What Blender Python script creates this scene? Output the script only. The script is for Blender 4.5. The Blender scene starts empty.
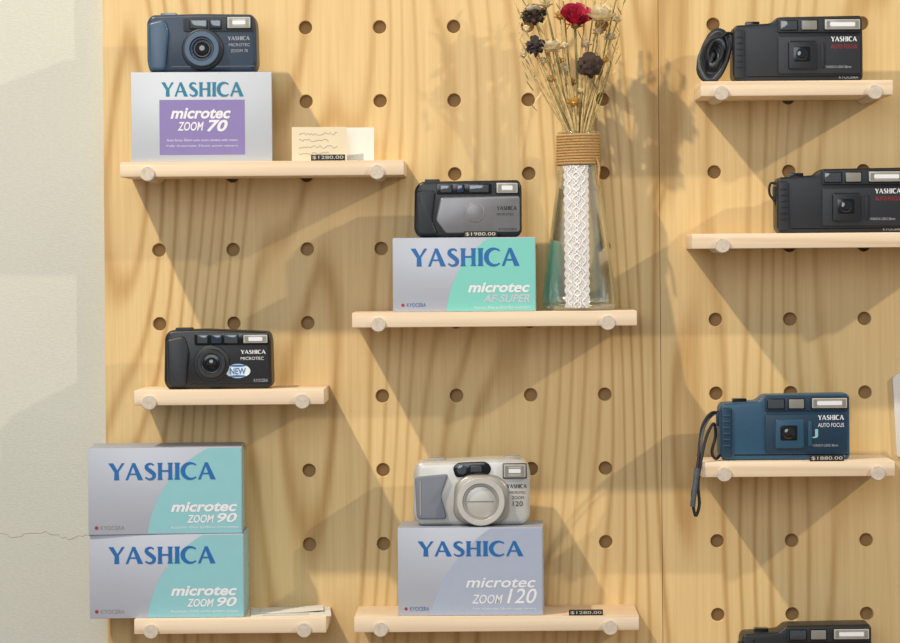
import bpy, bmesh, math, random
from mathutils import Vector, Matrix
random.seed(4)
S=0.001; D=2900.0; VX,VY=490.0,255.0; TH=math.radians(0.45); ZC=1.35
scene=bpy.context.scene; COL=scene.collection
# ---------------------------------------------------------------- materials
def srgb(h):
    h=h.lstrip('#'); o=[]
    for i in (0,2,4):
        c=int(h[i:i+2],16)/255; o.append(c/12.92 if c<=0.04045 else ((c+0.055)/1.055)**2.4)
    return tuple(o)+(1,)
def mat(name,col,rough=0.5,metal=0.0,var=0.06,vs=60,coat=0.0,spec=0.5,bump=0.0):
    m=bpy.data.materials.new(name); m.use_nodes=True; nt=m.node_tree; b=nt.nodes['Principled BSDF']
    c=srgb(col) if isinstance(col,str) else col
    b.inputs['Roughness'].default_value=rough; b.inputs['Metallic'].default_value=metal
    b.inputs['Coat Weight'].default_value=coat; b.inputs['Specular IOR Level'].default_value=spec
    tc=nt.nodes.new('ShaderNodeTexCoord'); n=nt.nodes.new('ShaderNodeTexNoise'); n.inputs['Scale'].default_value=vs
    n.inputs['Detail'].default_value=3; nt.links.new(tc.outputs['Object'],n.inputs['Vector'])
    r=nt.nodes.new('ShaderNodeValToRGB')
    r.color_ramp.elements[0].position=0.3; r.color_ramp.elements[1].position=0.7
    r.color_ramp.elements[0].color=tuple(x*(1-var) for x in c[:3])+(1,)
    r.color_ramp.elements[1].color=tuple(min(1,x*(1+var)) for x in c[:3])+(1,)
    nt.links.new(n.outputs['Fac'],r.inputs['Fac']); nt.links.new(r.outputs['Color'],b.inputs['Base Color'])
    if bump>0:
        n2=nt.nodes.new('ShaderNodeTexNoise'); n2.inputs['Scale'].default_value=1500
        nt.links.new(tc.outputs['Object'],n2.inputs['Vector'])
        bp=nt.nodes.new('ShaderNodeBump'); bp.inputs['Strength'].default_value=bump; bp.inputs['Distance'].default_value=0.0004
        nt.links.new(n2.outputs['Fac'],bp.inputs['Height']); nt.links.new(bp.outputs['Normal'],b.inputs['Normal'])
    return m
def wood(name,light,dark,axis='Z',period=0.03,amp=80,lines=0.5,rough=0.5,sA=7,sL=1.0,fib=900):
    m=bpy.data.materials.new(name); m.use_nodes=True; nt=m.node_tree; N=nt.nodes; L=nt.links; b=N['Principled BSDF']
    g=N.new('ShaderNodeNewGeometry'); s=N.new('ShaderNodeSeparateXYZ'); L.new(g.outputs['Position'],s.inputs[0])
    def math_(op,a,bv,c=None):
        n=N.new('ShaderNodeMath'); n.operation=op
        for i,v in enumerate((a,bv,c)):
            if v is None: continue
            if isinstance(v,(int,float)): n.inputs[i].default_value=v
            else: L.new(v,n.inputs[i])
        return n.outputs[0]
    across=s.outputs['X'] if axis=='Z' else s.outputs['Z']; along=s.outputs['Z'] if axis=='Z' else s.outputs['X']
    def noise(sa,sl,sy,detail=2,rough_=0.5,off=0):
        c=N.new('ShaderNodeCombineXYZ'); L.new(math_('MULTIPLY_ADD',across,sa,off),c.inputs[0]); L.new(math_('MULTIPLY',s.outputs['Y'],sy),c.inputs[1]); L.new(math_('MULTIPLY',along,sl),c.inputs[2])
        n=N.new('ShaderNodeTexNoise'); n.inputs['Scale'].default_value=1; n.inputs['Detail'].default_value=detail; n.inputs['Roughness'].default_value=rough_
        L.new(c.outputs[0],n.inputs['Vector']); return n.outputs['Fac']
    nA=noise(sA,sL,3,1.0,0.35,2.3); nB=noise(50,5,20,3,0.6,5); nC=noise(fib,12,300,3,0.6,9); nD=noise(8,0.8,1,1,0.5,31); nE=noise(160,4,40,2,0.5,77)
    ph=math_('ADD',math_('MULTIPLY',across,6.2832/period),math_('MULTIPLY',nA,amp))
    ph=math_('ADD',ph,math_('MULTIPLY',nB,1.8))
    sn=math_('MULTIPLY_ADD',math_('SINE',ph,0),0.5,0.5)
    sp=math_('POWER',sn,4.5)
    k=math_('MULTIPLY_ADD',nD,2.4,-0.55); k.node.use_clamp=True
    sp=math_('MULTIPLY',sp,math_('MULTIPLY_ADD',k,0.7,0.3))
    f=math_('ADD',math_('MULTIPLY',sp,lines),math_('MULTIPLY_ADD',nC,0.45,-0.16))
    f=math_('ADD',f,math_('MULTIPLY_ADD',nE,0.5,-0.22))
    f.node.use_clamp=True
    r=N.new('ShaderNodeValToRGB'); r.color_ramp.elements[0].color=srgb(light); r.color_ramp.elements[1].color=srgb(dark)
    L.new(f,r.inputs['Fac']); L.new(r.outputs['Color'],b.inputs['Base Color']); b.inputs['Roughness'].default_value=rough
    b.inputs['Specular IOR Level'].default_value=0.35
    return m
M={}
M['board']=wood('pine_board','#e2c690','#b08648','Z',0.024,95,0.68)
M['shelf']=wood('pine_shelf','#ecdac0','#c8a680','X',0.02,20,0.5,0.5,sA=20)
M['peg']=mat('birch_peg','#cbc1b2',0.55,var=0.12,vs=300)
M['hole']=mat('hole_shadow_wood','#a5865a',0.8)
M['black']=mat('black_plastic','#16171b',0.38,bump=0.25)
M['black2']=mat('black_gloss','#0b0c0f',0.15)
M['dgrey']=mat('charcoal_plastic','#202329',0.42,bump=0.2)
M['slate']=mat('slate_plastic','#24364b',0.38,bump=0.2)
M['slate2']=mat('slate_light_plastic','#3a536d',0.35)
M['blue']=mat('steel_blue_plastic','#234c6a',0.35,bump=0.2)
M['blue2']=mat('deep_blue_plastic','#17344c',0.35)
M['silver']=mat('silver_plastic','#7d7d81',0.35,0.35)
M['champ']=mat('champagne_plastic','#c6c4bf',0.35,0.3)
M['champ2']=mat('champagne_dark','#a3a09a',0.35,0.4)
M['gripgrey']=mat('grey_rubber','#747a88',0.55)
M['chrome']=mat('chrome','#6d7177',0.3,0.7)
M['lens']=mat('lens_glass','#06070c',0.05,coat=1.0)
M['lens2']=mat('lens_tint','#1f2a44',0.08,coat=1.0)
M['window']=mat('window_glass','#3a4148',0.08,coat=1.0)
M['flash']=mat('flash_lens','#b4b3ac',0.2,coat=0.5)
M['flashrib']=mat('flash_ribs','#85857f',0.3)
M['white']=mat('white_print','#e6e8f0',0.5,var=0.01)
M['lgrey']=mat('grey_print','#a3a5b2',0.5,var=0.01)
M['red']=mat('red_print','#a02530',0.5,var=0.01)
M['lav']=mat('lavender_card','#afb6c6',0.33,var=0.03,vs=12)
M['lavpale']=mat('pale_card','#c2cad6',0.33,var=0.05,vs=10)
M['lavtop']=mat('card_top','#9aa2b2',0.45,var=0.03)
M['purple']=mat('purple_print','#8577b4',0.4,var=0.02)
M['aqua']=mat('aqua_print','#8ac3ce',0.35,var=0.02)
M['aquaS']=mat('turquoise_print','#7accc3',0.35,var=0.02)
M['bluegrey']=mat('bluegrey_print','#a6b2c9',0.35,var=0.02)
M['teal']=mat('teal_ink','#0a7797',0.4,var=0.01)
M['ink']=mat('blue_ink','#0c64ab',0.4,var=0.01)
M['paper']=mat('white_paper','#dcdad4',0.7,var=0.02)
M['cream']=mat('cream_paper','#d6cab0',0.7,var=0.03)
M['pencil']=mat('pencil_ink','#8d8a86',0.7)
M['tagblk']=mat('tag_black','#1d1c1b',0.5)
M['tagdig']=mat('tag_digit','#c8c2b4',0.5)
M['strap']=mat('strap_cord','#1a1b20',0.6,var=0.3,vs=900)
M['strapgrey']=mat('strap_grey','#4c565e',0.5,var=0.3,vs=500)
M['jute']=mat('jute','#b8935f',0.9,var=0.3,vs=900)
M['stem']=mat('dry_stem','#c6b07a',0.8,var=0.25,vs=200)
M['stemg']=mat('dry_stem_green','#948f58',0.8,var=0.25,vs=200)
M['rose']=mat('rose_petal','#bc2c4a',0.6,var=0.35,vs=250)
M['seed']=mat('seed_head','#3d2f28',0.85,var=0.5,vs=400)
M['thistle']=mat('thistle_head','#3f3638',0.85,var=0.4,vs=400)
M['beige']=mat('beige_petal','#dccdaa',0.8,var=0.2,vs=300)
M['yellow']=mat('yellow_petal','#c9a254',0.8,var=0.2,vs=300)
M['crack']=mat('crack','#b0a898',0.9)
M['sticker']=mat('sticker_white','#d9e4ee',0.4,var=0.01)
M['stickerb']=mat('sticker_blue','#2d6fae',0.4,var=0.01)
M['lacew']=mat('lace_thread','#f2f0ee',0.9)
def plaster():
    m=bpy.data.materials.new('plaster'); m.use_nodes=True; nt=m.node_tree;N=nt.nodes;L=nt.links;b=N['Principled BSDF']
    g=N.new('ShaderNodeNewGeometry'); mp=N.new('ShaderNodeMapping'); mp.inputs['Scale'].default_value=(260,260,700)
    L.new(g.outputs['Position'],mp.inputs[0]); n=N.new('ShaderNodeTexNoise'); n.inputs['Scale'].default_value=1; n.inputs['Detail'].default_value=4
    L.new(mp.outputs[0],n.inputs['Vector'])
    n2=N.new('ShaderNodeTexNoise'); n2.inputs['Scale'].default_value=3; L.new(g.outputs['Position'],n2.inputs['Vector'])
    a=N.new('ShaderNodeMath'); a.operation='MULTIPLY_ADD'; a.inputs[1].default_value=0.5; L.new(n.outputs['Fac'],a.inputs[0])
    k=N.new('ShaderNodeMath'); k.operation='MULTIPLY'; k.inputs[1].default_value=0.5; L.new(n2.outputs['Fac'],k.inputs[0]); L.new(k.outputs[0],a.inputs[2])
    r=N.new('ShaderNodeValToRGB'); r.color_ramp.elements[0].position=0.3;r.color_ramp.elements[1].position=0.7
    r.color_ramp.elements[0].color=srgb('#c3c6be'); r.color_ramp.elements[1].color=srgb('#d2d5cd')
    L.new(a.outputs[0],r.inputs['Fac']); L.new(r.outputs['Color'],b.inputs['Base Color']); b.inputs['Roughness'].default_value=0.9
    bp=N.new('ShaderNodeBump'); bp.inputs['Strength'].default_value=0.2; bp.inputs['Distance'].default_value=0.001
    L.new(n.outputs['Fac'],bp.inputs['Height']); L.new(bp.outputs['Normal'],b.inputs['Normal'])
    return m
M['plaster']=plaster()
M['floor']=wood('floor_wood','#9a7a58','#6a4c30','X',0.02,12,0.5)
def glassmat():
    m=bpy.data.materials.new('vase_glass'); m.use_nodes=True; nt=m.node_tree;N=nt.nodes;L=nt.links
    for n in list(N):
        if n.type!='OUTPUT_MATERIAL': N.remove(n)
    out=[n for n in N if n.type=='OUTPUT_MATERIAL'][0]
    t=N.new('ShaderNodeBsdfTransparent'); t.inputs[0].default_value=(0.95,0.965,0.955,1)
    g=N.new('ShaderNodeBsdfGlossy'); g.inputs['Roughness'].default_value=0.08; g.inputs['Color'].default_value=(0.9,0.95,0.96,1)
    lw=N.new('ShaderNodeLayerWeight'); lw.inputs['Blend'].default_value=0.5
    mx=N.new('ShaderNodeMixShader'); L.new(lw.outputs['Facing'],mx.inputs[0]); L.new(t.outputs[0],mx.inputs[1]); L.new(g.outputs[0],mx.inputs[2])
    L.new(mx.outputs[0],out.inputs['Surface']); return m
M['glass']=glassmat()
def lacemat():
    m=bpy.data.materials.new('lace'); m.use_nodes=True; nt=m.node_tree;N=nt.nodes;L=nt.links;b=N['Principled BSDF']
    b.inputs['Base Color'].default_value=srgb('#dcdce0'); b.inputs['Roughness'].default_value=0.9
    tc=N.new('ShaderNodeTexCoord'); v=N.new('ShaderNodeTexVoronoi'); v.feature='DISTANCE_TO_EDGE'; v.inputs['Scale'].default_value=520
    L.new(tc.outputs['Object'],v.inputs['Vector']); r=N.new('ShaderNodeValToRGB')
    r.color_ramp.elements[0].position=0.12; r.color_ramp.elements[0].color=(.9,.9,.9,1); r.color_ramp.elements[1].position=0.3; r.color_ramp.elements[1].color=(0.45,0.45,0.45,1)
    L.new(v.outputs['Distance'],r.inputs['Fac']); L.new(r.outputs['Color'],b.inputs['Alpha']); return m
M['lace']=lacemat()
# ---------------------------------------------------------------- geometry helpers (mm)
def finish(name,bm,m,parent,smooth=True,ang=0.6):
    bmesh.ops.recalc_face_normals(bm,faces=bm.faces[:])
    for v in bm.verts: v.co*=S
    me=bpy.data.meshes.new(name)
    for f in bm.faces: f.smooth=smooth
    if smooth:
        for e in bm.edges:
            if len(e.link_faces)==2 and e.calc_face_angle(0)>ang: e.smooth=False
    bm.to_mesh(me); bm.free()
    if m: me.materials.append(M[m])
    o=bpy.data.objects.new(name,me); COL.objects.link(o)
    if parent: o.parent=parent
    return o
def empty(name,loc=(0,0,0),yaw=0):
    e=bpy.data.objects.new(name,None); e.empty_display_size=0.02; COL.objects.link(e)
    e.location=Vector(loc); e.rotation_euler=(0,0,math.radians(yaw)); return e
def box(name,c,s,m,parent,bev=0.0,seg=2,rot=None):
    bm=bmesh.new(); bmesh.ops.create_cube(bm,size=1)
    for v in bm.verts: v.co=Vector((v.co.x*s[0],v.co.y*s[1],v.co.z*s[2]))
    if bev>0: bmesh.ops.bevel(bm,geom=bm.edges[:],offset=bev,segments=seg,profile=0.5,affect='EDGES')
    if rot: bmesh.ops.transform(bm,matrix=rot.to_4x4(),verts=bm.verts[:])
    for v in bm.verts: v.co+=Vector(c)
    return finish(name,bm,m,parent)
def roundpoly(pts,r,n=5):
    out=[]; k=len(pts)
    for i in range(k):
        p=Vector(pts[i]);a=Vector(pts[i-1]);b=Vector(pts[(i+1)%k])
        da=(a-p);db=(b-p); rr=min(r,da.length*0.45,db.length*0.45)
        s=p+da.normalized()*rr; e=p+db.normalized()*rr
        for j in range(n+1):
            t=j/n; q=s*(1-t)**2+p*2*t*(1-t)+e*t*t; out.append((q.x,q.y))
    return out
def prism(name,pts,y0,y1,m,parent,bev=0.0,seg=3):
    """pts in (x,z); y0 = front (more negative), y1 = back"""
    bm=bmesh.new(); vf=[bm.verts.new((p[0],y0,p[1])) for p in pts]; f=bm.faces.new(vf)
    if y1!=y0:
        r=bmesh.ops.extrude_face_region(bm,geom=[f]); nv=[g for g in r['geom'] if isinstance(g,bmesh.types.BMVert)]
        for v in nv: v.co.y=y1
        if bev>0:
            bmesh.ops.recalc_face_normals(bm,faces=bm.faces[:])
            bm.verts.ensure_lookup_table()
            es=[e for e in bm.edges if abs(e.verts[0].co.y-e.verts[1].co.y)<1e-6 and abs(e.verts[0].co.y-y0)<1e-6]
            bmesh.ops.bevel(bm,geom=es,offset=bev,segments=seg,profile=0.5,affect='EDGES',clamp_overlap=True)
    return finish(name,bm,m,parent)
def circ(cx,cz,r,n=40,rz=None):
    rz=rz or r
    return [(cx+r*math.cos(2*math.pi*i/n),cz+rz*math.sin(2*math.pi*i/n)) for i in range(n)]
def lathe_z(name,prof,c,m,parent,n=48):
    bm=bmesh.new(); rings=[]
    for r,z in prof:
        if r<1e-4: rings.append([bm.verts.new((c[0],c[1],c[2]+z))])
        else: rings.append([bm.verts.new((c[0]+r*math.cos(2*math.pi*i/n),c[1]+r*math.sin(2*math.pi*i/n),c[2]+z)) for i in range(n)])
    for a,b in zip(rings,rings[1:]):
        for i in range(n):
            j=(i+1)%n
            if len(a)==1 and len(b)==1: break
            if len(a)==1: bm.faces.new((a[0],b[j],b[i]))
            elif len(b)==1: bm.faces.new((a[i],a[j],b[0]))
            else: bm.faces.new((a[i],a[j],b[j],b[i]))
    return finish(name,bm,m,parent,ang=0.9)
def tube(name,pts,r,m,parent,n=6,closed=False,taper=None):
    bm=bmesh.new(); P=[Vector(p) for p in pts]; rings=[]; k=len(P); up=Vector((0.13,0.9,0.2)).normalized()
    for i,p in enumerate(P):
        if closed: t=(P[(i+1)%k]-P[i-1])
        else: t=(P[min(i+1,k-1)]-P[max(i-1,0)])
        t.normalize(); a=t.cross(up)
        if a.length<1e-3: a=t.cross(Vector((1,0,0)))
        a.normalize(); b=t.cross(a)
        rr=r*(taper(i/(k-1)) if taper else 1)
        rings.append([bm.verts.new(p+a*rr*math.cos(2*math.pi*j/n)+b*rr*math.sin(2*math.pi*j/n)) for j in range(n)])
    rg=range(k) if closed else range(k-1)
    for i in rg:
        A=rings[i];B=rings[(i+1)%k]
        for j in range(n): bm.faces.new((A[j],A[(j+1)%n],B[(j+1)%n],B[j]))
    if not closed:
        bm.faces.new(rings[0]); bm.faces.new(rings[-1][::-1])
    return finish(name,bm,m,parent,ang=1.2)
def spline(ctrl,n=8):
    P=[Vector(p) for p in ctrl]; P=[P[0]*2-P[1]]+P+[P[-1]*2-P[-2]]; out=[]
    for i in range(1,len(P)-2):
        for j in range(n):
            t=j/n; a,b,c,d=P[i-1:i+3]
            out.append(0.5*((2*b)+(c-a)*t+(2*a-5*b+4*c-d)*t*t+(3*b-a-3*c+d)*t**3))
    out.append(P[-2]); return out
def fit_bm(bm,x0,x1,z0,z1,y):
    xs=[v.co.x for v in bm.verts]; zs=[v.co.z for v in bm.verts]
    ax,bx,az,bz=min(xs),max(xs),min(zs),max(zs)
    for v in bm.verts:
        v.co=Vector((x0+(v.co.x-ax)/(bx-ax)*(x1-x0),y,z0+(v.co.z-az)/(bz-az)*(z1-z0)))
def text(name,s,x0,x1,z0,z1,y,m,parent,shear=0.0,bold=0.0):
    cu=bpy.data.curves.new('t','FONT'); cu.body=s; cu.shear=shear; cu.offset=bold; cu.resolution_u=3; cu.size=1
    ob=bpy.data.objects.new('t',cu); COL.objects.link(ob); dg=bpy.context.evaluated_depsgraph_get(); dg.update()
    me=bpy.data.meshes.new_from_object(ob.evaluated_get(dg)); bpy.data.objects.remove(ob)
    bm=bmesh.new(); bm.from_mesh(me); bpy.data.meshes.remove(me)
    for v in bm.verts: v.co=Vector((v.co.x,0,v.co.y))
    fit_bm(bm,x0,x1,z0,z1,y)
    for f in bm.faces: f.smooth=False
    for v in bm.verts: v.co*=S
    me=bpy.data.meshes.new(name); bm.to_mesh(me); bm.free(); me.materials.append(M[m])
    o=bpy.data.objects.new(name,me); COL.objects.link(o); o.parent=parent; return o
def brand(name,x0,x1,z0,z1,y,m,parent):
    """flared-serif capitals built stroke by stroke"""
    bm=bmesh.new(); cnt=[0]; offs={}
    def q(pts):
        vs=[bm.verts.new((p[0],0,p[1])) for p in pts]
        bm.faces.new(vs); cnt[0]+=1
        for v in vs: offs[v]=cnt[0]
    def st(a,b,wa,wb): q([(a[0]-wa/2,a[1]),(a[0]+wa/2,a[1]),(b[0]+wb/2,b[1]),(b[0]-wb/2,b[1])])
    def rib(P,Wd):
        L_=[];R_=[]
        for i,p in enumerate(P):
            a=P[max(i-1,0)];b=P[min(i+1,len(P)-1)]; tx,tz=b[0]-a[0],b[1]-a[1]; l=math.hypot(tx,tz) or 1
            nx,nz=-tz/l,tx/l; w=Wd[i]/2; L_.append((p[0]+nx*w,p[1]+nz*w)); R_.append((p[0]-nx*w,p[1]-nz*w))
        for i in range(len(P)-1): q([L_[i],L_[i+1],R_[i+1],R_[i]])
    T,t=0.23,0.11; ox=0
    def flare(x,w):
        q([(x-w*.72,0),(x+w*.72,0),(x+w/2,.12),(x+w/2,.88),(x+w*.72,1),(x-w*.72,1),(x-w/2,.88),(x-w/2,.12)])
    def Y():
        st((ox+.1,1),(ox+.42,.45),T*1.2,T); st((ox+.78,1),(ox+.44,.45),t*1.5,t); st((ox+.42,0),(ox+.42,.5),T*1.2,T); return .86
    def A():
        st((ox+.05,0),(ox+.42,1),t*1.3,t); st((ox+.42,1),(ox+.8,0),T*.8,T*1.25); q([(ox+.16,.3),(ox+.66,.3),(ox+.64,.39),(ox+.19,.39)]); return .95
    def Sx():
        c=spline([(ox+.52,.86,0),(ox+.36,.95,0),(ox+.16,.88,0),(ox+.13,.7,0),(ox+.33,.52,0),(ox+.53,.33,0),(ox+.48,.1,0),(ox+.25,.04,0),(ox+.06,.15,0)],5)
        n=len(c); rib([(p.x,p.y) for p in c],[0.09+0.15*math.sin(math.pi*i/(n-1))**2 for i in range(n)]); return .68
    def H():
        for xx in (.12,.68): flare(ox+xx,T*.92)
        q([(ox+.12,.47),(ox+.68,.47),(ox+.68,.57),(ox+.12,.57)]); return .88
    def I(): flare(ox+.12,T); return .3
    def C():
        c=[]
        for i in range(25):
            a=math.radians(48+ (312-48)*i/24); c.append((ox+.5+.43*math.cos(a),.5+.46*math.sin(a)))
        rib(c,[0.08+0.17*math.sin(math.pi*i/24)**1.5 for i in range(25)]); return .86
    for g in (Y,A,Sx,H,I,C,A): ox+=g()+0.06
    fit_bm(bm,x0,x1,z0,z1,y)
    for v in bm.verts: v.co.y-=0.003*offs[v]
    for v in bm.verts: v.co*=S
    for f in bm.faces:
        f.normal_update()
        if f.normal.y>0: f.normal_flip()
    me=bpy.data.meshes.new(name); bm.to_mesh(me); bm.free(); me.materials.append(M[m])
    o=bpy.data.objects.new(name,me); COL.objects.link(o); o.parent=parent; return o
def W(px,py,d):
    dx=px-VX; dz=-(py-VY); c,s=math.cos(TH),math.sin(TH); f=(D-d)/D
    return (dx*c+dz*s)*f,(-dx*s+dz*c)*f
def rowz(n): return 7.4+73.8*n
Z0=ZC*1000
class Fr:
    def __init__(s,name,pxc,base,d,zb,yaw=0):
        s.f=(D-d)/D; s.c=pxc; s.b=base; x,_=W(pxc,base,d)
        s.e=empty(name,(x*S,-d*S,(Z0+zb)*S),yaw); s.zb=zb
    def X(s,px): return (px-s.c)*s.f
    def Z(s,py): return (s.b-py)*s.f
    def P(s,pts): return [(s.X(a),s.Z(b)) for a,b in pts]
    def body(s,name,pts,y0,y1,m,r=4,bev=2.5): return prism(name,roundpoly(s.P(pts),r),y0,y1,m,s.e,bev)
    def rect(s,name,x0,y0,x1,y1,yf,yb,m,r=1.0,bev=0.4): return s.body(name,[(x0,y0),(x1,y0),(x1,y1),(x0,y1)],yf,yb,m,r,bev)
    def disc(s,name,cx,cy,r,yf,yb,m,bev=0.5,ry=None): return prism(name,circ(s.X(cx),s.Z(cy),r*s.f,40,(ry or r)*s.f),yf,yb,m,s.e,bev)
    def ring(s,name,cx,cy,ro,ri,yf,yb,m):
        X,Z=s.X(cx),s.Z(cy); bm=bmesh.new(); n=44; prof=[(ri,yb),(ri,yf+.5),(ri+.5,yf),(ro-.8,yf),(ro,yf+.8),(ro,yb)]; R=[]
        for r,y in prof: R.append([bm.verts.new((X+r*s.f*math.cos(2*math.pi*i/n),y,Z+r*s.f*math.sin(2*math.pi*i/n))) for i in range(n)])
        for A,B in zip(R,R[1:]):
            for i in range(n): bm.faces.new((A[i],A[(i+1)%n],B[(i+1)%n],B[i]))
        return finish(name,bm,m,s.e)
    def dome(s,name,cx,cy,r,y,h,m):
        X,Z=s.X(cx),s.Z(cy); bm=bmesh.new(); n=36; R=[]
        for k in range(6):
            a=k/5*math.pi/2
            rr=r*s.f*math.cos(a)
            if k==5: R.append([bm.verts.new((X,y-h,Z))])
            else: R.append([bm.verts.new((X+rr*math.cos(2*math.pi*i/n),y-h*math.sin(a),Z+rr*math.sin(2*math.pi*i/n))) for i in range(n)])
        for A,B in zip(R,R[1:]):
            for i in range(n):
                j=(i+1)%n
                bm.faces.new((A[i],A[j],B[0]) if len(B)==1 else (A[i],A[j],B[j],B[i]))
        return finish(name,bm,m,s.e,ang=1.4)
    def txt(s,name,st,x0,y0,x1,y1,y,m,shear=0,bold=0): return text(name,st,s.X(x0),s.X(x1),s.Z(y1),s.Z(y0),y,m,s.e,shear,bold)
    def brand(s,name,x0,y0,x1,y1,y,m): return brand(name,s.X(x0),s.X(x1),s.Z(y1),s.Z(y0),y,m,s.e)
    def flash(s,x0,y0,x1,y1,y):
        s.rect('flash_frame',x0-1,y0-1,x1+1,y1+1,y-1.0,y+3,'black2',1.2)
        s.rect('flash_lens',x0,y0,x1,y1,y-1.6,y+1,'flash',0.8)
        n=5
        for i in range(n):
            zz=y0+1.5+(y1-y0-3)*i/(n-1); s.rect('flash_rib',x0+1.5,zz-.3,x1-1.5,zz+.3,y-1.9,y-1.4,'flashrib',0.1,0)
        s.rect('flash_tube',x0+5,(y0+y1)/2-2,x1-5,(y0+y1)/2+2,y-2.0,y-1.4,'white',1.2,0)
        for q in (x0+1.5,x1-4.5): s.rect('flash_edge',q,y0+1.5,q+3,y1-1.5,y-1.95,y-1.4,'flashrib',.8,0)
    def window(s,x0,y0,x1,y1,y,m='window'):
        s.rect('window_frame',x0-1,y0-1,x1+1,y1+1,y-.8,y+2,'black2',1)
        s.rect('window_pane',x0,y0,x1,y1,y-1.3,y,m,.8,.3)
# ---------------------------------------------------------------- room
WY=16
bw=box('wall_back',(0,WY+50,1650),(5200,100,3300),'plaster',None)
box('floor',(0,-1950,-25),(5200,4100,50),'floor',None)
cr=[]
x=-40
while x<107:
    yy=534+2.2*math.sin(x*0.12)+random.uniform(-1.6,1.6)+(2 if x>60 else 0); a,b=W(x,yy,-WY); cr.append((a,WY,Z0+b)); x+=3.4
tube('hairline_crack',cr,0.33,'crack',bw,4)
# ---------------------------------------------------------------- pegboards
def pegboard(xl,xr,col0,pitch,ncol,n0,n1):
    bm=bmesh.new(); hr=6.7; T=15.8
    cols=[col0+pitch*i for i in range(ncol)]; rows=[rowz(n) for n in range(n0,n1+1)]
    top=rows[-1]+37; bot=rows[0]-37
    xb=[xl]+[(a+b)/2 for a,b in zip(cols,cols[1:])]+[xr]; zb=[bot]+[(a+b)/2 for a,b in zip(rows,rows[1:])]+[top]
    for i,cx in enumerate(cols):
        for j,cz in enumerate(rows):
            inn=[];mid=[];out=[];back=[]
            for k in range(24):
                a=2*math.pi*k/24; u,v=math.cos(a),math.sin(a); mm=max(abs(u),abs(v)); su,sv=u/mm,v/mm
                X=cx+su*((xb[i+1]-cx) if su>0 else (cx-xb[i])); Zz=cz+sv*((zb[j+1]-cz) if sv>0 else (cz-zb[j]))
                inn.append(bm.verts.new((cx+hr*u,0.5,Z0+cz+hr*v))); mid.append(bm.verts.new((cx+(hr+.5)*u,0,Z0+cz+(hr+.5)*v)))
                out.append(bm.verts.new((X,0,Z0+Zz))); back.append(bm.verts.new((cx+hr*u,9,Z0+cz+hr*v)))
            for k in range(24):
                l=(k+1)%24
                bm.faces.new((mid[k],mid[l],out[l],out[k])); bm.faces.new((inn[k],inn[l],mid[l],mid[k])); bm.faces.new((back[k],back[l],inn[l],inn[k]))
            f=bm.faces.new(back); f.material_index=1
    bmesh.ops.remove_doubles(bm,verts=bm.verts[:],dist=0.01)
    def q(a): bm.faces.new([bm.verts.new(p) for p in a])
    for xx in (xl,xr): q([(xx,0,Z0+bot),(xx,0,Z0+top),(xx,T,Z0+top),(xx,T,Z0+bot)])
    for zz in (bot,top): q([(xl,0,Z0+zz),(xr,0,Z0+zz),(xr,T,Z0+zz),(xl,T,Z0+zz)])
    q([(xl,T,Z0+bot),(xl,T,Z0+top),(xr,T,Z0+top),(xr,T,Z0+bot)])
    for v in bm.verts: v.co*=S
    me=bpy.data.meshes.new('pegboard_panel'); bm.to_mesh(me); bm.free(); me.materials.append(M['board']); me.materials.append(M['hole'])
    o=bpy.data.objects.new('pegboard_panel',me); COL.objects.link(o)
pegboard(-385.5,169.7,-331,74.1,7,-8,6)
pegboard(170.2,725,225,74.4,7,-8,6)
# ---------------------------------------------------------------- shelves
SD=92
colsL=[-331+74.1*i for i in range(7)]; colsR=[225+74.4*i for i in range(7)]
TOP={}
def shelf(key,x0,x1,row,pegs):
    zp=rowz(row); a,_=W(x0,255-zp,SD); b,_=W(x1,255-zp,SD); TOP[key]=zp+11.5
    cx=(a+b)/2; e=empty('wall_shelf',(cx*S,0,(Z0+zp)*S))
    box('shelf_plank',(0,-SD/2,4.25),(b-a,SD-0.4,14.5),'shelf',e,0.8,2)
    for p in pegs:
        bm=bmesh.new(); n=28; R=[]
        for r,y in ((0,-SD-3),(6.6,-SD-3),(7.3,-SD-2.2),(7.3,-1),(6.4,-1),(6.4,8.5)):
            R.append([bm.verts.new((p-cx,y,0))] if r==0 else [bm.verts.new((p-cx+r*math.cos(6.28319*i/n),y,r*math.sin(6.28319*i/n))) for i in range(n)])
        for A,B in zip(R,R[1:]):
            for i in range(n):
                j=(i+1)%n
                bm.faces.new((A[0],B[j],B[i]) if len(A)==1 else (A[i],A[j],B[j],B[i]))
        finish('peg',bm,'peg',e)
shelf('A',120,404,1,[colsL[0],colsL[3]])
shelf('B',352,637,-1,[colsL[3],colsL[6]])
shelf('C',134,324,-2,[colsL[0],colsL[2]])
shelf('D',134,326,-5,[colsL[0],colsL[2]])
shelf('E',354,639,-5,[colsL[3],colsL[6]])
shelf('F',701,893,2,[colsR[0],colsR[2]])
shelf('G',692,974,0,[colsR[0],colsR[3]])
shelf('H',702,895,-3,[colsR[0],colsR[2]])
shelf('I',702,895,-6,[colsR[0],colsR[2]])
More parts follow.
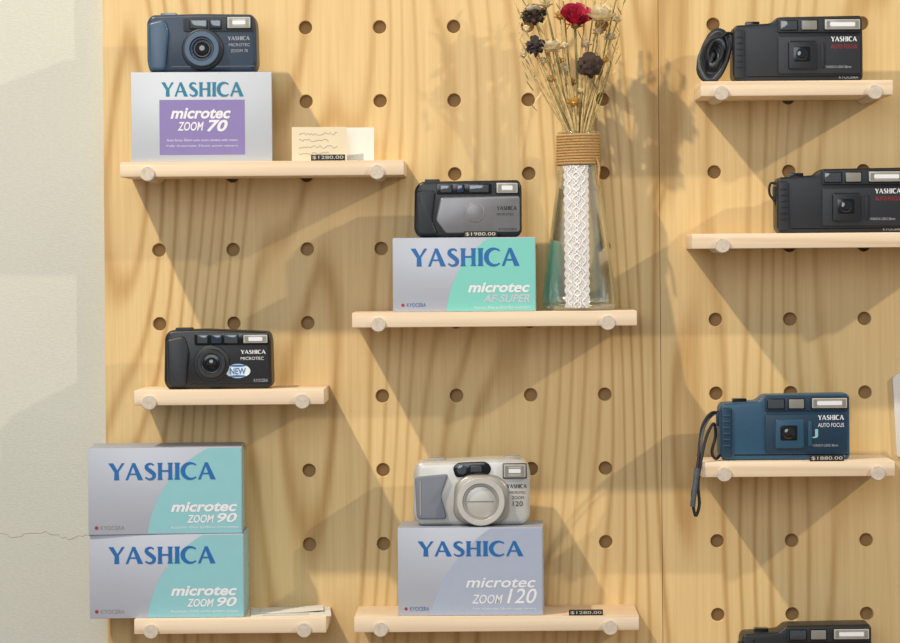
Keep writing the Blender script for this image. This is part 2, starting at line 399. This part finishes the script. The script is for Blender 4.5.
# ---------------------------------------------------------------- cartons
def carton(x0,x1,ytop,ybase,zb,kind,yaw=0,d=84,depth=72):
    F=Fr('camera_carton',(x0+x1)/2,ybase,d,zb+.05,yaw); h=F.Z(ytop); w=F.X(x1)-F.X(x0)
    base='lavpale' if kind=='70' else 'lav'
    box('carton_body',(0,depth/2,h/2),(w,depth,h),base,F.e,0.7,2)
    box('lid_panel',(0,depth/2,h+0.15),(w-2,depth-2,0.3),'lavtop',F.e)
    y=-0.25
    def arc(cx,cy,r,m,label):
        pts=[]
        yb=ybase-0.8; yt=ytop+0.8
        for i in range(25):
            py=yb+(yt-yb)*i/24; v=r*r-(py-cy)**2
            if v<0: break
            pts.append((cx-math.sqrt(v),py))
        pts=[p for p in pts if p[0]<x1-1]
        pts+= [(x1-0.8,pts[-1][1]),(x1-0.8,yb)]
        prism(label,F.P(pts),y+0.1,y+0.1,m,F.e)
    def side(m):
        box('side_print',(w/2+0.1,depth/2,h/2),(0.2,depth-2,h-2),m,F.e)
    if kind=='70':
        F.brand('brand_print',x0+30,80,x0+112,95,y,'teal')
        F.rect('purple_label',160,98,245,153,y+0.1,y+0.1,'purple',0.5,0)
        F.txt('range_print','microtec',171,106,231,117,y-.1,'white',.25,.03)
        F.txt('model_print','ZOOM',178,120,204,129,y-.1,'white',.25,.02)
        F.txt('number_print','70',207,118,228,130,y-.1,'white',.25,.03)
        F.txt('small_print','Auto focus 35mm auto zoom camera with motor',167,137,238,139.5,y-.1,'white')
        F.txt('small_print','Fully Automatic 35mm zoom camera',167,143,238,145.5,y-.1,'white')
        side('lav')
    elif kind=='AF':
        arc(547,322,101,'aquaS','colour_arc'); side('aquaS')
        F.brand('brand_print',411,249,520,268,y,'ink')
        F.txt('range_print','microtec',468,284,530,294,y-.1,'white',.25,.03)
        F.txt('model_print','AF-SUPER',483,296,530,304,y-.1,'lavpale',.25,.02)
        F.txt('small_print','Automatic 35mm autofocus flash travel camera',474,307.5,531,310,y-.1,'white')
        F.txt('maker_print','KYOCERA',407,304,426,308,y,'ink'); F.disc('maker_mark',403,306,1.6,y,y,'red',0)
    elif kind=='90':
        o=ybase-533
        arc(255,545+o,108,'aqua','colour_arc'); side('aqua')
        F.brand('brand_print',109,461+o,216,479+o,y,'ink')
        F.txt('range_print','microtec',171,501+o,237,511+o,y-.1,'white',.25,.03)
        F.txt('model_print','ZOOM',187,514+o,214,522+o,y-.1,'white',.25,.02)
        F.txt('number_print','90',217,512.5+o,237,522+o,y-.1,'white',.25,.02)
        F.txt('small_print','Automatic 35mm autofocus zoom camera',171,525+o,238,527.5+o,y-.1,'white')
        F.txt('maker_print','KYOCERA',101,524+o,125,528+o,y,'pencil'); F.disc('maker_mark',97,526+o,1.8,y,y,'red',0)
    else:
        arc(575,650,150,'bluegrey','colour_arc'); side('bluegrey')
        F.brand('brand_print',418,538,524,554,y,'ink')
        F.txt('range_print','microtec',466,575,536,585,y-.1,'white',.25,.015)
        F.txt('model_print','ZOOM',472,592,503,601,y-.1,'white',.25,.01)
        F.txt('number_print','120',507,586,537,601,y-.1,'white',.25,.01)
        F.txt('small_print','Fully Automatic 35mm zoom camera',473,605,536,607.5,y-.1,'white')
        F.txt('maker_print','KYOCERA',410,604,429,608,y,'ink'); F.disc('maker_mark',406,606,1.6,y,y,'red',0)
    return zb+h+0.35
zA=carton(132,272,70.5,160,TOP['A'],'70',4)
zB=carton(393,536,239,313,TOP['B'],'AF',0)
zD1=carton(90,244,535.5,619,TOP['D'],'90',1)
zD2=carton(89,242,446.5,533,zD1,'90',3)
zE=carton(398,543,525,613,TOP['E'],'120',-2)
# ---------------------------------------------------------------- cameras
CN='compact_film_camera'; G=0.15
F=Fr(CN,202,70,72,zA+G,0)
F.body('body',[(147,18),(152,12),(200,11),(253,12),(256,20),(257,62),(253,70),(150,70),(147,60)],0,36,'slate',5,4)
F.body('grip',[(148,20),(166,16),(170,30),(166,68),(149,68)],-4,4,'slate2',5,3)  # lighter slate paints in the bluish highlight down the left grip
F.rect('top_panel',184,15,254,29,-1.5,3,'dgrey',2)
F.window(191,18,207,26,-1.6); F.window(211,18,221,26,-1.6,'lens2'); F.flash(228,15,251,26,-1.6)
F.disc('lens_mount',203,47,21,-4,3,'dgrey',1.5)
F.ring('lens_barrel',203,47,17.5,12,-12,2,'slate2'); F.ring('lens_ring',203,47,12.3,9.5,-9,2,'slate')
F.disc('lens_inner',203,47,11,-6.5,2,'black2'); F.ring('lens_bezel',203,47,8.5,7,-7.5,2,'chrome'); F.dome('lens_glass',203,47,7,-6.6,2,'lens')
F.brand('brand_print',228,34,250,38,-.3,'lgrey'); F.txt('model_print','MICROTEC',229,41,250,44,-.3,'lgrey'); F.txt('model_print','ZOOM 70',231,47,248,50,-.3,'lgrey')
F.rect('seam',172,63.5,255,64.3,-.3,0,'black2',.2,0); F.rect('shutter_button',160,9.5,176,13,8,22,'chrome',1)
F=Fr(CN,468,237,72,zB+G,0)
F.body('body',[(415,188),(421,181),(519,180),(522,186),(522,232),(518,237),(419,237),(414,230)],0,34,'black',5,3)
F.body('silver_front',[(441,197),(520,196),(520,232),(446,233),(436,220)],-2,2,'silver',3,1.2)
F.body('grip',[(416,190),(436,190),(432,220),(438,234),(418,234)],-4,3,'dgrey',4,2)
F.disc('lens_cover',475,212,9,-2.6,0,'silver',.6); F.ring('lens_cover_ring',475,212,9.6,8.6,-2.8,0,'champ2')
F.rect('window_bar',437,183,492,194,-1.2,3,'black2',2)
F.window(441,185,452,192,-1.4); F.window(458,185,464,192,-1.4,'lens2'); F.window(470,185,489,192,-1.4); F.flash(497,183,518,193,-.5)
F.brand('brand_print',497,206,517,210,-2.2,'tagblk'); F.txt('model_print','MICROTEC',497,213,514,215.5,-2.2,'tagblk'); F.txt('maker_print','KYOCERA',499,228,517,230.5,-2.2,'tagblk')
F.rect('shutter_button',425,178.5,440,182,8,20,'dgrey',1)
F=Fr(CN,218,387,72,TOP['C'],0)
F.body('body',[(165,334),(170,328),(205,327),(268,330),(271,337),(272,382),(268,387),(168,387),(164,380)],0,36,'black',5,3.5)
F.body('grip',[(167,337),(185,333),(190,350),(186,384),(168,384)],-4,3,'dgrey',4,2.5)
F.rect('top_panel',195,331,270,343,-1.5,3,'black2',2)
F.window(198,333,208,341,-1.6); F.window(212,333,222,341,-1.6,'lens2'); F.window(225,333,238,341,-1.6); F.flash(244,333,268,341,-1.6)
F.disc('lens_mount',212,361,18,-3,3,'dgrey',1.2); F.ring('lens_barrel',212,361,14.5,10,-8,2,'black'); F.ring('lens_ring',212,361,10.2,9,-7,2,'chrome'); F.disc('lens_inner',212,361,9.5,-4.5,2,'black2'); F.dome('lens_glass',212,361,6,-4.5,2,'lens')
F.brand('brand_print',241,348,266,352,-.3,'white'); F.txt('model_print','MICROTEC',241,355,264,358,-.3,'white'); F.txt('maker_print','KYOCERA',254,377,268,380,-.3,'lgrey')
F.disc('sticker',238,369,12.5,-.6,0,'sticker',0,7); F.disc('sticker_blue',238,363.8,8,-.7,0,'stickerb',0,1.2); F.disc('sticker_blue',238,374.2,8,-.7,0,'stickerb',0,1.2); F.txt('sticker_text','NEW',230,366,246,372.3,-.9,'stickerb',0,.02)
F.rect('seam',190,381.5,270,382.2,-.3,0,'black2',.2,0); F.rect('shutter_button',175,325.5,192,329,8,22,'dgrey',1)
F=Fr(CN,472,523,66,zE+G,0)
F.body('body',[(414,467),(419,459),(452,458),(500,456),(527,459),(531,470),(530,515),(524,523),(420,523),(413,514)],0,38,'champ',6,5)
F.body('grip',[(415,474),(449,471),(441,493),(447,516),(417,516)],-5,4,'gripgrey',4,2.5)
F.rect('grip_line',420,478,421.5,512,-5.5,-4,'champ2',.4,0)
F.body('lens_housing',[(455,481),(467,472),(497,472),(509,483),(509,512),(500,521),(464,521),(453,512)],-8,4,'champ2',8,3)
F.ring('lens_barrel',481,498,24,18,-17,2,'champ'); F.ring('barrel_ring',481,498,18.5,15,-15,2,'champ2'); F.disc('lens_shutter',481,498,15.5,-13,2,'champ',.8); F.rect('shutter_slit',468,497.6,494,498.4,-13.4,-12,'gripgrey',.2,0)
F.body('window_bar',[(453,465),(458,460),(486,459),(492,464),(490,472),(456,475)],-3,3,'black2',4,1)
F.disc('viewfinder',462,467,5,-3.8,0,'window'); F.window(471,463,482,469,-3)
F.flash(504,462,526,475,-3)
F.brand('brand_print',507,482,527,486,-.4,'tagblk'); F.txt('model_print','MICROTEC',510,489,526,491.5,-.4,'tagblk'); F.txt('model_print','ZOOM',512,494,524,497,-.4,'tagblk'); F.txt('model_print','120',513,499,523,504,-.4,'tagblk')
F.rect('shutter_button',428,456,446,460,8,24,'champ2',1.2); F.rect('mode_dial',505,454.5,520,459,10,24,'champ2',1)
def afcam(F,x0,y0,m,m2,accent):
    g=lambda a:[(x0+p[0],y0+p[1]) for p in a]; R=lambda n,a,b,c,d,*k:F.rect(n,x0+a,y0+b,x0+c,y0+d,*k)
    F.body('body',g([(0,14),(3,9),(38,7),(45,1),(128,0),(130,3),(130,62),(127,66),(4,66),(0,60)]),0,36,m,3,2)
    R('side_block',1,13,12,62,-3,3,m2,2,1.2)
    for i in range(6): R('grip_rib',3,20+i*6,10,21.5+i*6,-3.8,-2.5,m,.4,.2)
    R('prism_hood',45,2,129,17,-3,3,m2,2,1)
    F.window(x0+48,y0+5,x0+64,y0+14,-3); F.window(x0+69,y0+5,x0+84,y0+14,-3,'flashrib'); F.flash(x0+92,y0+4,x0+127,y0+14,-3)
    R('front_panel',45,20,127,58,-2,2,m2,2,.8)
    R('lens_cover',55,25,84,54,-5,0,m,3,1.5); R('lens_recess',60,31,77,46,-5.3,-4,'black2',1.5,.2); F.dome('lens_glass',x0+68.5,y0+38.5,6,-5,1.5,'lens')
    R('slider',88,27,92,52,-3.5,0,m,.8,.5)
    F.brand('brand_print',x0+98,y0+21,x0+124,y0+26,-2.3,'white')
    F.txt('model_print','AUTO FOCUS',x0+98,y0+29,x0+124,y0+33,-2.3,accent)
    F.txt('small_print','YASHICA LENS 38mm',x0+92,y0+50,x0+118,y0+52.5,-2.3,'lgrey')
    F.txt('maker_print','KYOCERA',x0+106,y0+60,x0+125,y0+63,-.3,'lgrey')
    R('base_plate',14,60,128,61,-.4,0,'black2',.2,0); R('shutter_button',14,4.5,28,9,10,22,'black2',1); R('film_door_lug',-2.5,18,0.5,32,8,18,m2,1,.4)
F=Fr(CN,798,80,70,TOP['F'],0); afcam(F,733,14,'black','dgrey','red')
X=F.X;Z=F.Z
for i in range(13):
    rx=14-i*1.05; rz=26-i*1.9; pts=[]
    for k in range(36):
        a=6.28319*k/36; tx=rx*math.cos(a)+1.0*math.sin(3*a+i); tz=rz*math.sin(a)
        pts.append((X(715)+tx+tz*0.2+random.uniform(-.3,.3),8+3*math.sin(a+i*.7)+i*.5,max(1.5,Z(53)+tz)))
    tube('strap_loop',pts,1.9,'strapgrey' if i%4==1 else 'strap',F.e,6,True)
tube('strap_end',spline([(X(722),8,Z(34)),(X(728),8,Z(30)),(X(734),10,Z(31))],6),1.4,'strap',F.e)
F=Fr(CN,838,232,70,TOP['G'],0); afcam(F,777,167,'black','dgrey','red')
X=F.X;Z=F.Z
tube('strap_end',spline([(X(778),12,Z(182)),(X(772),12,Z(182)),(X(771),12,Z(192)),(X(776),10,Z(200)),(X(779),10,Z(208))],6),1.2,'strap',F.e)
F=Fr(CN,786,457,70,TOP['H'],0); afcam(F,720,391,'blue','blue2','white')
F.txt('logo_print','J',812,426,818,435,-2.4,'aqua',0,.02)
X=F.X;Z=F.Z
tube('strap_cord',spline([(X(723),12,Z(410)),(X(712),8,Z(410)),(X(703),-2,Z(421)),(X(699),-14,Z(436)),(X(697),-22,Z(452)),(X(694),-27,Z(470)),(X(690),-28,Z(490)),(X(693),-28,Z(509)),(X(697),-27,Z(498)),(X(696),-26,Z(478)),(X(700),-22,Z(452)),(X(706),-10,Z(432)),(X(714),2,Z(420)),(X(716),3,Z(432)),(X(712),0,Z(448)),(X(716),1,Z(455)),(X(722),4,Z(450))],8),1.5,'strap',F.e)
tube('strap_cord',spline([(X(723),14,Z(406)),(X(709),5,Z(416)),(X(701),-12,Z(432)),(X(699),-22,Z(455)),(X(697),-26,Z(470))],8),1.2,'strapgrey',F.e)
tube('strap_tab',spline([(X(695),-28,Z(462)),(X(692),-30,Z(485)),(X(690),-30,Z(500))],6),2.6,'strapgrey',F.e)
F=Fr(CN,801,694,70,TOP['I'],0); afcam(F,742,632,'black','dgrey','red')
# ---------------------------------------------------------------- price tags, cards
def tag(x0,x1,y0,y1,d,zb,s='$1980.00'):
    F=Fr('price_tag',(x0+x1)/2,y1,d,zb+.05); F.rect('tag_block',x0,y0,x1,y1,0,4,'tagblk',.5,.3)
    F.txt('tag_digits',s,x0+1.5,y0+1.1,x1-1.5,y1-1.1,-.2,'tagdig',0,.005)
tag(311,345,154,160,90,TOP['A'],'$1280.00'); tag(464,497,230,236,78,zB+.1); tag(569,603,607.5,613,90,TOP['E'],'$1280.00'); tag(810,844,454,460,90,TOP['H'],'$1880.00')
def leaning(name,x0,x1,y0,y1,d,zb,m,yaw,lines,tilt=-12):
    F=Fr(name,(x0+x1)/2,y1,d,zb,yaw); w=F.X(x1)-F.X(x0);h=F.Z(y0)
    box('card',(0,0.4,h/2),(w,0.8,h),m,F.e)
    for i in range(lines):
        zz=h-7-i*6.5; pts=[]
        xx=-w/2+7
        while xx<w/2-8-(i%2)*8: pts.append((xx,-0.1,zz+random.uniform(-1.6,1.6))); xx+=1.7
        tube('handwriting',pts,0.22,'pencil',F.e,4)
    F.e.rotation_euler=(math.radians(tilt),0,math.radians(yaw))
    box('easel_leg',(0,9,h*0.42),(w*0.3,0.6,h*0.86),m,F.e,rot=Matrix.Rotation(math.radians(28),3,'X'))
leaning('handwritten_card',319,374,124,159,50,TOP['A']+0.3,'paper',0,0)
leaning('handwritten_card',292,347,125,160,74,TOP['A']+0.3,'cream',4,4)
F=Fr('paper_card',291,614,70,TOP['D']+.05,4); prism('card',[(-39,0),(39,0),(39,.8),(-39,.8)],-12,58,'paper',F.e)
for r in range(3): tube('handwriting',[(-28+i*2,-5+12*r+random.uniform(-1,1),0.9) for i in range(24)],.3,'pencil',F.e,4)
prism('curled_card',[(-30,.9)]+[(-30+62*i/10,.9+2*(i/10)**3) for i in range(1,11)]+[(-30+62*i/10,1.5+2*(i/10)**3) for i in range(10,0,-1)]+[(-30,1.5)],14,54,'paper',F.e)
F=Fr('paper_card',925,450,3,W(925,455,3)[1]); F.body('card',[(893,372),(905,364),(960,364),(960,452),(897,452)],-1,2.9,'paper',3,.3)
# ---------------------------------------------------------------- vase
zB0=TOP['B']; vx,_=W(579.5,310,48); V=empty('glass_flask_vase',(vx*S,-48*S,(Z0+zB0)*S))
prof=[(0,0.3),(31,0.3),(35,2),(36.6,6),(36,14),(33.5,35),(30,62),(26,92),(22,122),(19.5,140),(18.6,150),(18.6,168),(20.5,172),(21,174),(20,175.3)]
inner=[(18.6,174.5),(17,168),(17,150),(18,140),(20.2,122),(24.2,92),(28.2,62),(31.7,35),(33.8,14),(31,8),(0,7)]
lathe_z('glass_body',prof+inner,(0,0,0),'glass',V,56)
hp=[]
for i in range(11*28+1):
    a=6.28319*i/28; hp.append((20.3*math.cos(a),20.3*math.sin(a),142+i/28*2.75))
tube('jute_wrap',hp,1.55,'jute',V,6)
tube('jute_tail',spline([(17,-13,150),(20,-14,140),(19,-17,128),(22,-15,118)],6),1.1,'jute',V)
def rad(z):
    for (r0,z0),(r1,z1) in zip(prof[2:],prof[3:]):
        if z0<=z<=z1: return r0+(r1-r0)*(z-z0)/(z1-z0)
    return prof[2][0]
bm=bmesh.new(); pv=None; nz=130
for i in range(nz+1):
    z=3+(142-3)*i/nz; r=rad(z)+0.8; hw=10.8+1.6*abs(math.sin(z*math.pi/8)); row=[]
    for k in range(9):
        x=-3+hw*(k/4-1); x=max(-r*.98,min(r*.98,x)); row.append(bm.verts.new((x,-math.sqrt(r*r-x*x),z)))
    if pv:
        for k in range(8): bm.faces.new((pv[k],pv[k+1],row[k+1],row[k]))
    pv=row
finish('lace_ribbon',bm,'lace',V)
for sx,ph in ((-1,0),(1,0),(-.15,1.5),(.15,4.6)):
    pts=[]
    for i in range(240):
        z=3+139*i/239; r=rad(z)+1.2; x=-3+sx*6.8+(1.8 if abs(sx)==1 else 2.4)*math.sin(z*.55+ph); pts.append((x,-math.sqrt(r*r-x*x),z))
    tube('lace_braid',pts,0.55,'lacew',V,4)
# ---------------------------------------------------------------- bouquet
B=empty('dried_flower_bouquet',(vx*S,-48*S,(Z0+zB0)*S))
fB=(D-48)/D
def bp(px,py): return (px-579.5)*fB,(310-py)*fB
def stem(px,py,y=0,m='stem',r=.9,bx=None):
    x,z=bp(px,py); bx=random.uniform(-11,11)*.5+max(-11,min(11,x*.28)) if bx is None else bx; by=random.uniform(-8,8)
    tube('stem',spline([(bx*-.8,-by*.5,random.uniform(14,40)),(bx*.2,by*.3,110),(bx*.65,by,168),(bx+(x-bx)*.42,(y+by)/2,168+(z-168)*.5),(x,y,z)],7),r,m,B,5)
    return Vector((x,y,z))
def spiky(c,r,m,spk=.25,sub=3,sz=1.0):
    bm=bmesh.new(); bmesh.ops.create_icosphere(bm,subdivisions=sub,radius=r)
    for i,v in enumerate(bm.verts):
        v.co*= 1+(spk if i%3==0 else -spk*.3)*random.uniform(.6,1.2); v.co.z*=sz; v.co+=c
    finish('seed_head',bm,m,B,False)
def petal(c,dirv,L_,w,m,cup=.4,name='petal'):
    d=dirv.normalized(); s=d.cross(Vector((0,0,1)))
    if s.length<.1: s=Vector((1,0,0))
    s.normalize(); n=s.cross(d); bm=bmesh.new(); G_=[]
    for i in range(6):
        t=i/5; row=[]
        for j in range(5):
            u=j/4*2-1; ww=w*math.sin(math.pi*(.12+.8*t))**.7
            row.append(bm.verts.new(c+d*L_*t+s*ww*u+n*(cup*L_*(t*t)+cup*w*u*u)))
        G_.append(row)
    for a,b in zip(G_,G_[1:]):
        for j in range(4): bm.faces.new((a[j],a[j+1],b[j+1],b[j]))
    finish(name,bm,m,B,True,3)
def bloom(c,r,m,n,layers,tilt=0.0):
    R=Matrix.Rotation(tilt,3,'X')
    for l in range(layers):
        el=math.radians(78-60*l/max(1,layers-1))
        for k in range(n):
            a=6.283*k/n+l*.6; dv=Vector((math.cos(a)*math.cos(el),math.sin(a)*math.cos(el),math.sin(el)))
            off=Vector((math.cos(a),math.sin(a),0))*r*.12*l
            petal(c+R@off,R@dv,r*(.75+.25*l/layers),r*.5,m,.22)
def rosehead(c,r,m,ax):
    """cupped overlapping petals spiralling round the axis ax"""
    R=Vector((0,0,1)).rotation_difference(ax.normalized()).to_matrix()
    for k in range(17):
        t=k/16; a=k*2.4; rr=r*(.12+.88*t); h=r*(1.15-.45*t); bm=bmesh.new(); G_=[]
        for i in range(7):
            v=i/6; row=[]
            for j in range(9):
                u=(j/8-.5)*(2.2-.5*t)
                rad_=rr*(.35+.65*math.sin(v*math.pi*.5))*(1+.16*t*v**3)
                z=-r*.45+h*v*(1-.12*(abs(u))**2)+r*.04*math.sin(5*u+k)
                row.append(bm.verts.new(c+R@Vector((rad_*math.cos(a+u),rad_*math.sin(a+u),z))))
            G_.append(row)
        for p,q in zip(G_,G_[1:]):
            for j in range(8): bm.faces.new((p[j],p[j+1],q[j+1],q[j]))
        finish('rose_petal',bm,m,B,True,3)
c=stem(536,14,6,r=1.1); spiky(c,10,'seed',.35,3,.8); bloom(c+Vector((0,0,0)),14,'beige',9,1,.9); bloom(c,11,'seed',9,2,.6)
c=stem(537,46,-4); spiky(c,7.5,'thistle',.45,3); bloom(c,9,'thistle',8,2,.8)
c=stem(591,66,-16,r=1.1); spiky(c,11.5,'seed',.18,3)
c=stem(577,22,-10,'stemg',1.3); rosehead(c+Vector((0,0,4)),15,'rose',Vector((.1,-.75,.6))); spiky(c+Vector((0,0,-4)),4,'stemg',.1,2)
for px,py in ((568,30),(585,31)):
    petal(c,Vector((px-577,-4,-6)),10,2,'stemg',.2,'sepal')
c=stem(554,46,-8); bloom(c+Vector((0,0,-4)),11,'beige',8,3,.7)
c=stem(603,16,-12); bloom(c+Vector((0,0,-4)),14,'beige',9,3,.7)
c=stem(612,40,-4); bloom(c,8,'beige',7,2,.5)
for px,py,r,m in ((573,84,5,'yellow'),(575,104,6,'yellow'),(568,70,4,'beige'),(582,92,4,'beige'),(561,62,4,'yellow'),(600,34,5,'beige'),(548,6,6,'beige'),(562,18,5,'yellow'),(545,62,4,'beige'),(553,80,4,'yellow'),(528,30,4,'beige'),(588,46,5,'beige'),(566,48,4,'beige'),(619,22,4,'beige'),(526,56,4,'beige'),(606,62,4,'yellow')):
    c=stem(px,py,random.uniform(-16,4),r=.75); bloom(c,r*1.4,m,6,2,.7); spiky(c,r*.5,m,.2,2)
for px,py in ((520,8),(522,40),(526,-14),(542,-20),(560,-20),(590,-20),(606,-12),(620,-8),(625,6),(609,28),(622,34),(545,25),(566,0),(598,0),(584,40),(552,60),(594,90),(602,50),(532,70),(615,56)):
    c=stem(px,py,random.uniform(-14,10),random.choice(['stem','stem','stemg']),.75)
    for k in range(5):
        t=k/5; petal(c-Vector((c.x*.12*t*1.5,0,10*k)),Vector((random.choice([-1,1])*random.uniform(.5,1),random.uniform(-.6,.6),1)),random.uniform(8,13),1.6,random.choice(['stem','stemg','beige']),.1,'leaf')
# ---------------------------------------------------------------- camera
cam=bpy.data.cameras.new('camera'); co=bpy.data.objects.new('camera',cam); COL.objects.link(co)
cam.sensor_width=36; cam.lens=36*D/900; cam.shift_x=(450-VX)/900; cam.shift_y=-(321.5-VY)/900; cam.clip_start=0.05; cam.clip_end=50
co.matrix_world=Matrix.Translation((0,-D*S,ZC))@Matrix.Rotation(TH,4,'Y')@Matrix.Rotation(math.pi/2,4,'X')
scene.camera=co
# ---------------------------------------------------------------- lights
def area(name,loc,target,size,power,col):
    l=bpy.data.lights.new(name,'AREA'); l.shape='DISK'; l.size=size; l.energy=power; l.color=col
    o=bpy.data.objects.new(name,l); COL.objects.link(o); o.location=loc
    o.rotation_euler=(Vector(target)-Vector(loc)).to_track_quat('-Z','Y').to_euler(); return o
area('ceiling_spot_warm',(-1.15,-1.12,ZC+1.82),(0.1,0,ZC-.1),0.06,53,(1,.85,.64))
area('ceiling_spot_side',(2.1,-1.3,ZC+1.15),(0.1,0,ZC-.05),0.06,27,(1,.86,.66))
area('added_front_fill',(-0.6,-3.4,ZC+.8),(0,0,ZC),1.8,35,(.90,.95,1))  # soft fill added at the camera side to brighten box fronts, not a window
w=bpy.data.worlds.new('world'); scene.world=w; w.use_nodes=True
w.node_tree.nodes['Background'].inputs[0].default_value=(.88,.94,1,1); w.node_tree.nodes['Background'].inputs[1].default_value=.33
scene.view_settings.view_transform='Standard'
